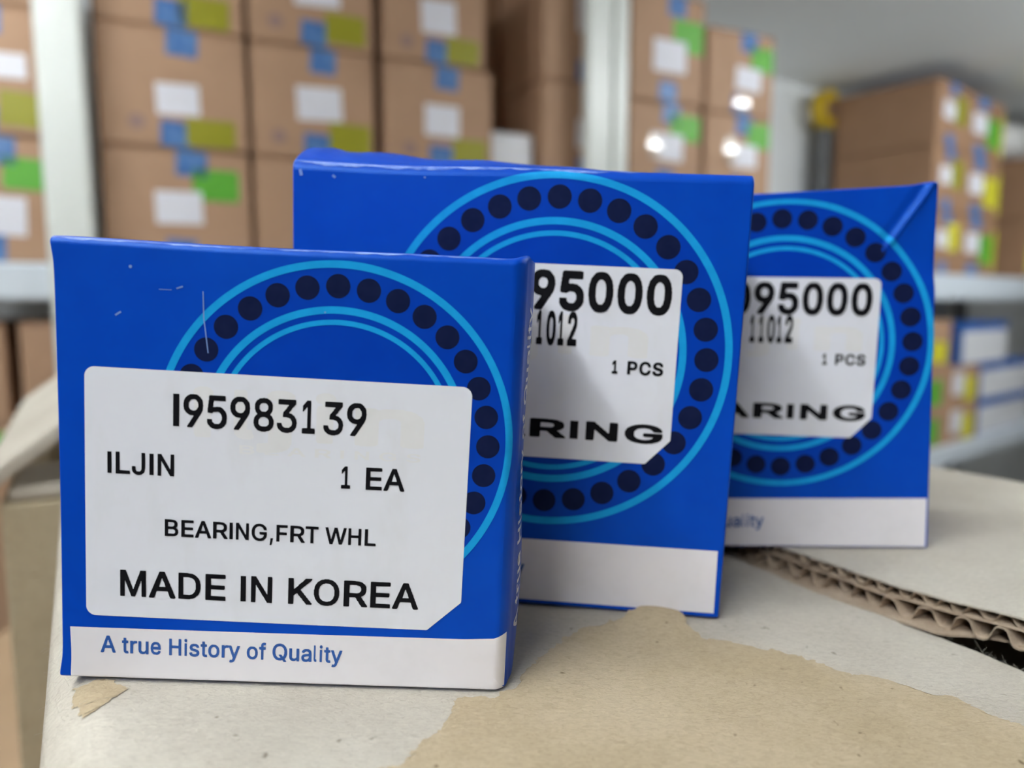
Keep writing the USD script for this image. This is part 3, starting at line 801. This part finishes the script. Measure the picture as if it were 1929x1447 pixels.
# cartons added at the back of the rack to darken the gap
for r in range(2):
    make_carton(RL, 0.640, 0.90, Z0 + 0.001 + r * 0.361, 0.36, 0.145, f"{('lower', 'upper')[r]} added kraft carton that darkens the deep end of the gap", GL, [], tape=None, off=0.245, dark=True)
# a slim white carton in the gap
p = RL.at(0.693, 0.06)
t = thing('white_carton', 'slim white carton standing in the dark gap between kraft stacks', 'carton', loc=(p[0], p[1], Z0 + 0.001), rotz=25)
put('body', cuboid(-0.05, 0.05, -0.03, 0.15, 0, 0.292, 0.003), 'box_white', t)
put('top_flap', cuboid(-0.049, 0.049, -0.029, 0.149, 0.292, 0.296, 0.001), 'box_white', t)

# cartons on the left rack's lower shelf
Z1 = EYE - 0.64
GLo = 'cartons on the lower shelf of the left rack'
low = [(-0.50, -0.248, 'far left'), (-0.229, 0.02, 'under the near white post'), (0.03, 0.28, 'right of the near white post'), (0.29, 0.54, 'mid shelf'), (0.55, 0.80, 'near the far post')]
for i, (s0, s1, w_) in enumerate(low):
    for r, hh in ((0, 0.214), (1, 0.214), (2, 0.172)):
        make_carton(RL, s0 - (0.008 if i == 1 and r < 2 else 0), s1 + (0.009 if i == 0 and r < 2 else 0), Z1 + 0.001 + r * 0.215, hh, 0.34,
                    f"{('lowest', 'middle', 'upper')[r]} kraft carton on the lower left shelf, {w_}", GLo, [(G_, .70, .985, .05, .30)] if (i == 0 and r == 1) else [(W, .35, .66, .35, .62)] if r == 1 else [], tape=None)

# blue and white small cartons
def small_box(run, s0, s1, z, h, dp, label, group, off=0.0):
    w = s1 - s0
    c = run.at((s0 + s1) / 2, off + dp / 2)
    t = thing('blue_white_box', label, 'box', loc=(c[0], c[1], z), rotz=run.deg, group=group)
    put('body', cuboid(-w / 2, w / 2, -dp / 2, dp / 2, 0, h, 0.003), 'box_blue', t)
    put('front_label', paste(-w / 2 + 0.006, w / 2 - 0.004, 0.006, h * 0.80, -dp / 2), 'box_white', t)
    return t


Z2 = EYE - 1.05
for j in range(4):
    for i in range(2):
        small_box(RL, -0.50 + i * 0.105, -0.398 + i * 0.105, Z2 + 0.001 + j * 0.082, 0.081, 0.25, f"{('lowest', 'second', 'third', 'topmost')[j]} small blue-white box, {('left', 'right')[i]} stack under the left rack", 'small boxes on the bottom left shelf')

# ------------------------------------------------------------------ racks
def rack(run, label, s0, s1, levels, posts, back_posts, depth=0.40, top=EYE + 0.80, front=-0.012, back='rack_paint'):
    c = run.at((s0 + s1) / 2, depth / 2)
    t = thing('shelving_rack', label, 'shelving rack', loc=(c[0], c[1], 0), rotz=run.deg)
    X = lambda s: s - (s0 + s1) / 2
    y0 = -depth / 2
    for z, bh in levels:
        put('shelf_board', cuboid(X(s0), X(s1), y0, depth / 2, z - 0.025, z, 0.002), 'rack_board', t)
        put('shelf_beam', cuboid(X(s0), X(s1), y0 + front - 0.014, y0 - 0.001, z - bh, z, 0.004), 'rack_board', t)
    for a, b in posts:
        put('post', cuboid(X(a), X(b), y0 - 0.055, y0 + front - 0.016, 0, top, 0.006), 'rack_paint', t)
    for a, b in back_posts:
        put('post', cuboid(X(a), X(b), depth / 2 + 0.002, depth / 2 + 0.04, 0, top, 0.004), back, t)
    return t


rack(RL, 'white steel shelving rack on the left with a broad near post', -1.25, 0.893, [(Z0, 0.062), (Z1, 0.05), (Z2, 0.05), (0.12, 0.05)], [(-1.25, -1.18), (-0.172, -0.104), (0.829, 0.893)], [(-1.25, -1.18), (0.829, 0.893)])
rack(RL, 'white steel shelving rack carrying the two far stacks beside the pale wall', 0.897, 1.42, [(Z0, 0.062), (Z1, 0.05), (0.12, 0.05)], [(0.897, 0.936)], [(0.897, 0.936), (1.345, 1.40)])

# ------------------------------------------------------------------ the rack at the right
ZR0, ZR1 = EYE + 0.098, EYE - 0.585
hR = 0.236
GR = 'cartons on the right rack'
for r in range(3):
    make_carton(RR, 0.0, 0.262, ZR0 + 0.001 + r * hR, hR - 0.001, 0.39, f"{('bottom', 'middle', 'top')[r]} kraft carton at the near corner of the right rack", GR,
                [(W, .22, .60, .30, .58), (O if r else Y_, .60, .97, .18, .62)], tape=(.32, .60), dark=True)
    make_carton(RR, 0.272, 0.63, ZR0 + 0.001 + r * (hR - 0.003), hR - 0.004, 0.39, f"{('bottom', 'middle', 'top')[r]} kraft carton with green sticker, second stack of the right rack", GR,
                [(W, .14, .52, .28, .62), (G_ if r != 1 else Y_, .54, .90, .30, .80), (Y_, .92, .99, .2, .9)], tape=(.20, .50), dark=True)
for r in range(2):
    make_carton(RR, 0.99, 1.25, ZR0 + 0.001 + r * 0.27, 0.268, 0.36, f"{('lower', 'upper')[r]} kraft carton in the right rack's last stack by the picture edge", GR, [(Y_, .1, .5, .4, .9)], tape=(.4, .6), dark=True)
# white bag on that stack
bag = trimesh.creation.icosphere(4, 1.0)
v = np.asarray(bag.vertices)
v = np.sign(v) * np.abs(v) ** 0.72
v = v * (1 + 0.16 * fb(v * 2.2, 71)[:, None] + 0.05 * fb(v * 7, 72)[:, None])
p = RR.at(0.92, 0.17)
v = v * np.array([0.20, 0.13, 0.085])
v[:, 2] -= v[:, 2].min()
p = RR.at(1.10, 0.18)
t = thing('plastic_bag', 'crumpled white bag lying on the last stack of the right rack', 'bag', loc=(p[0], p[1], ZR0 + 0.539), rotz=38)
put('bag', trimesh.Trimesh(v, bag.faces, process=False), 'bag_white', t, smooth=True)
tie = trimesh.creation.torus(0.018, 0.006, 16, 8); tie.apply_translation((0.0, 0, v[:, 2].max() - 0.002))
put('knot', tie, 'bag_white', t, smooth=True)
# lower shelf of the right rack
GR2 = 'cartons on the lower shelf of the right rack'
make_carton(RR, -0.02, 0.262, ZR1 + 0.001, 0.308, 0.36, 'lower kraft carton with two green stickers, lower shelf of the right rack', GR2, [(G_, .35, .75, .12, .45), (G_, .30, .72, .62, .95)], tape=None)
make_carton(RR, 0.0, 0.252, ZR1 + 0.31, 0.195, 0.34, 'upper kraft carton with a round yellow sticker, lower shelf of the right rack', GR2, [(Y_, .30, .85, .42, .85)], tape=None)
for r in range(2):
    make_carton(RR, 0.275, 0.56, ZR1 + 0.001 + r * 0.157, 0.156, 0.34, f"{('lower', 'upper')[r]} small kraft carton with white and yellow stickers beside the blue boxes", GR2, [(W, .08, .45, .15, .75), (Y_, .48, .86, .30, .95)], tape=None)
    small_box(RR, 0.575, 1.14, ZR1 + 0.001 + r * 0.157, 0.156, 0.30, f"{('lower', 'upper')[r]} blue box with white front at the right picture edge", 'blue and white boxes on the right rack')
small_box(RR, 0.36, 0.84, ZR1 + 0.316, 0.175, 0.30, 'topmost blue box with white front, lower shelf of the right rack', 'blue and white boxes on the right rack')
t = rack(RR, 'white steel shelving rack at the right against the pale wall', -0.05, 1.45, [(ZR0, 0.098), (ZR1, 0.075), (0.15, 0.06)], [(1.38, 1.45)], [(-0.045, 0.0), (1.40, 1.45)], top=EYE + 0.69, back='rack_shaded')
# roll of yellow tape hung over the rack's back post
pr = RR.at(0.03, 0.415)
t = thing('tape_roll', 'roll of yellow tape on top of the kraft stack by the wall', 'tape roll', loc=(*RR.at(-0.022, 0.42), EYE + 0.6905), rotz=38)
ring = trimesh.creation.annulus(0.038, 0.075, 0.05, sections=40)
ring.apply_transform(trimesh.transformations.rotation_matrix(math.pi / 2, (1, 0, 0)))
ring.apply_translation((0, 0, 0.075))
put('tape', ring, 'yellow_tape', t, smooth=30)
core = trimesh.creation.annulus(0.034, 0.038, 0.052, sections=40)
core.apply_transform(trimesh.transformations.rotation_matrix(math.pi / 2, (1, 0, 0)))
core.apply_translation((0, 0, 0.075))
put('core', core, 'kraft_carton', t, smooth=30)
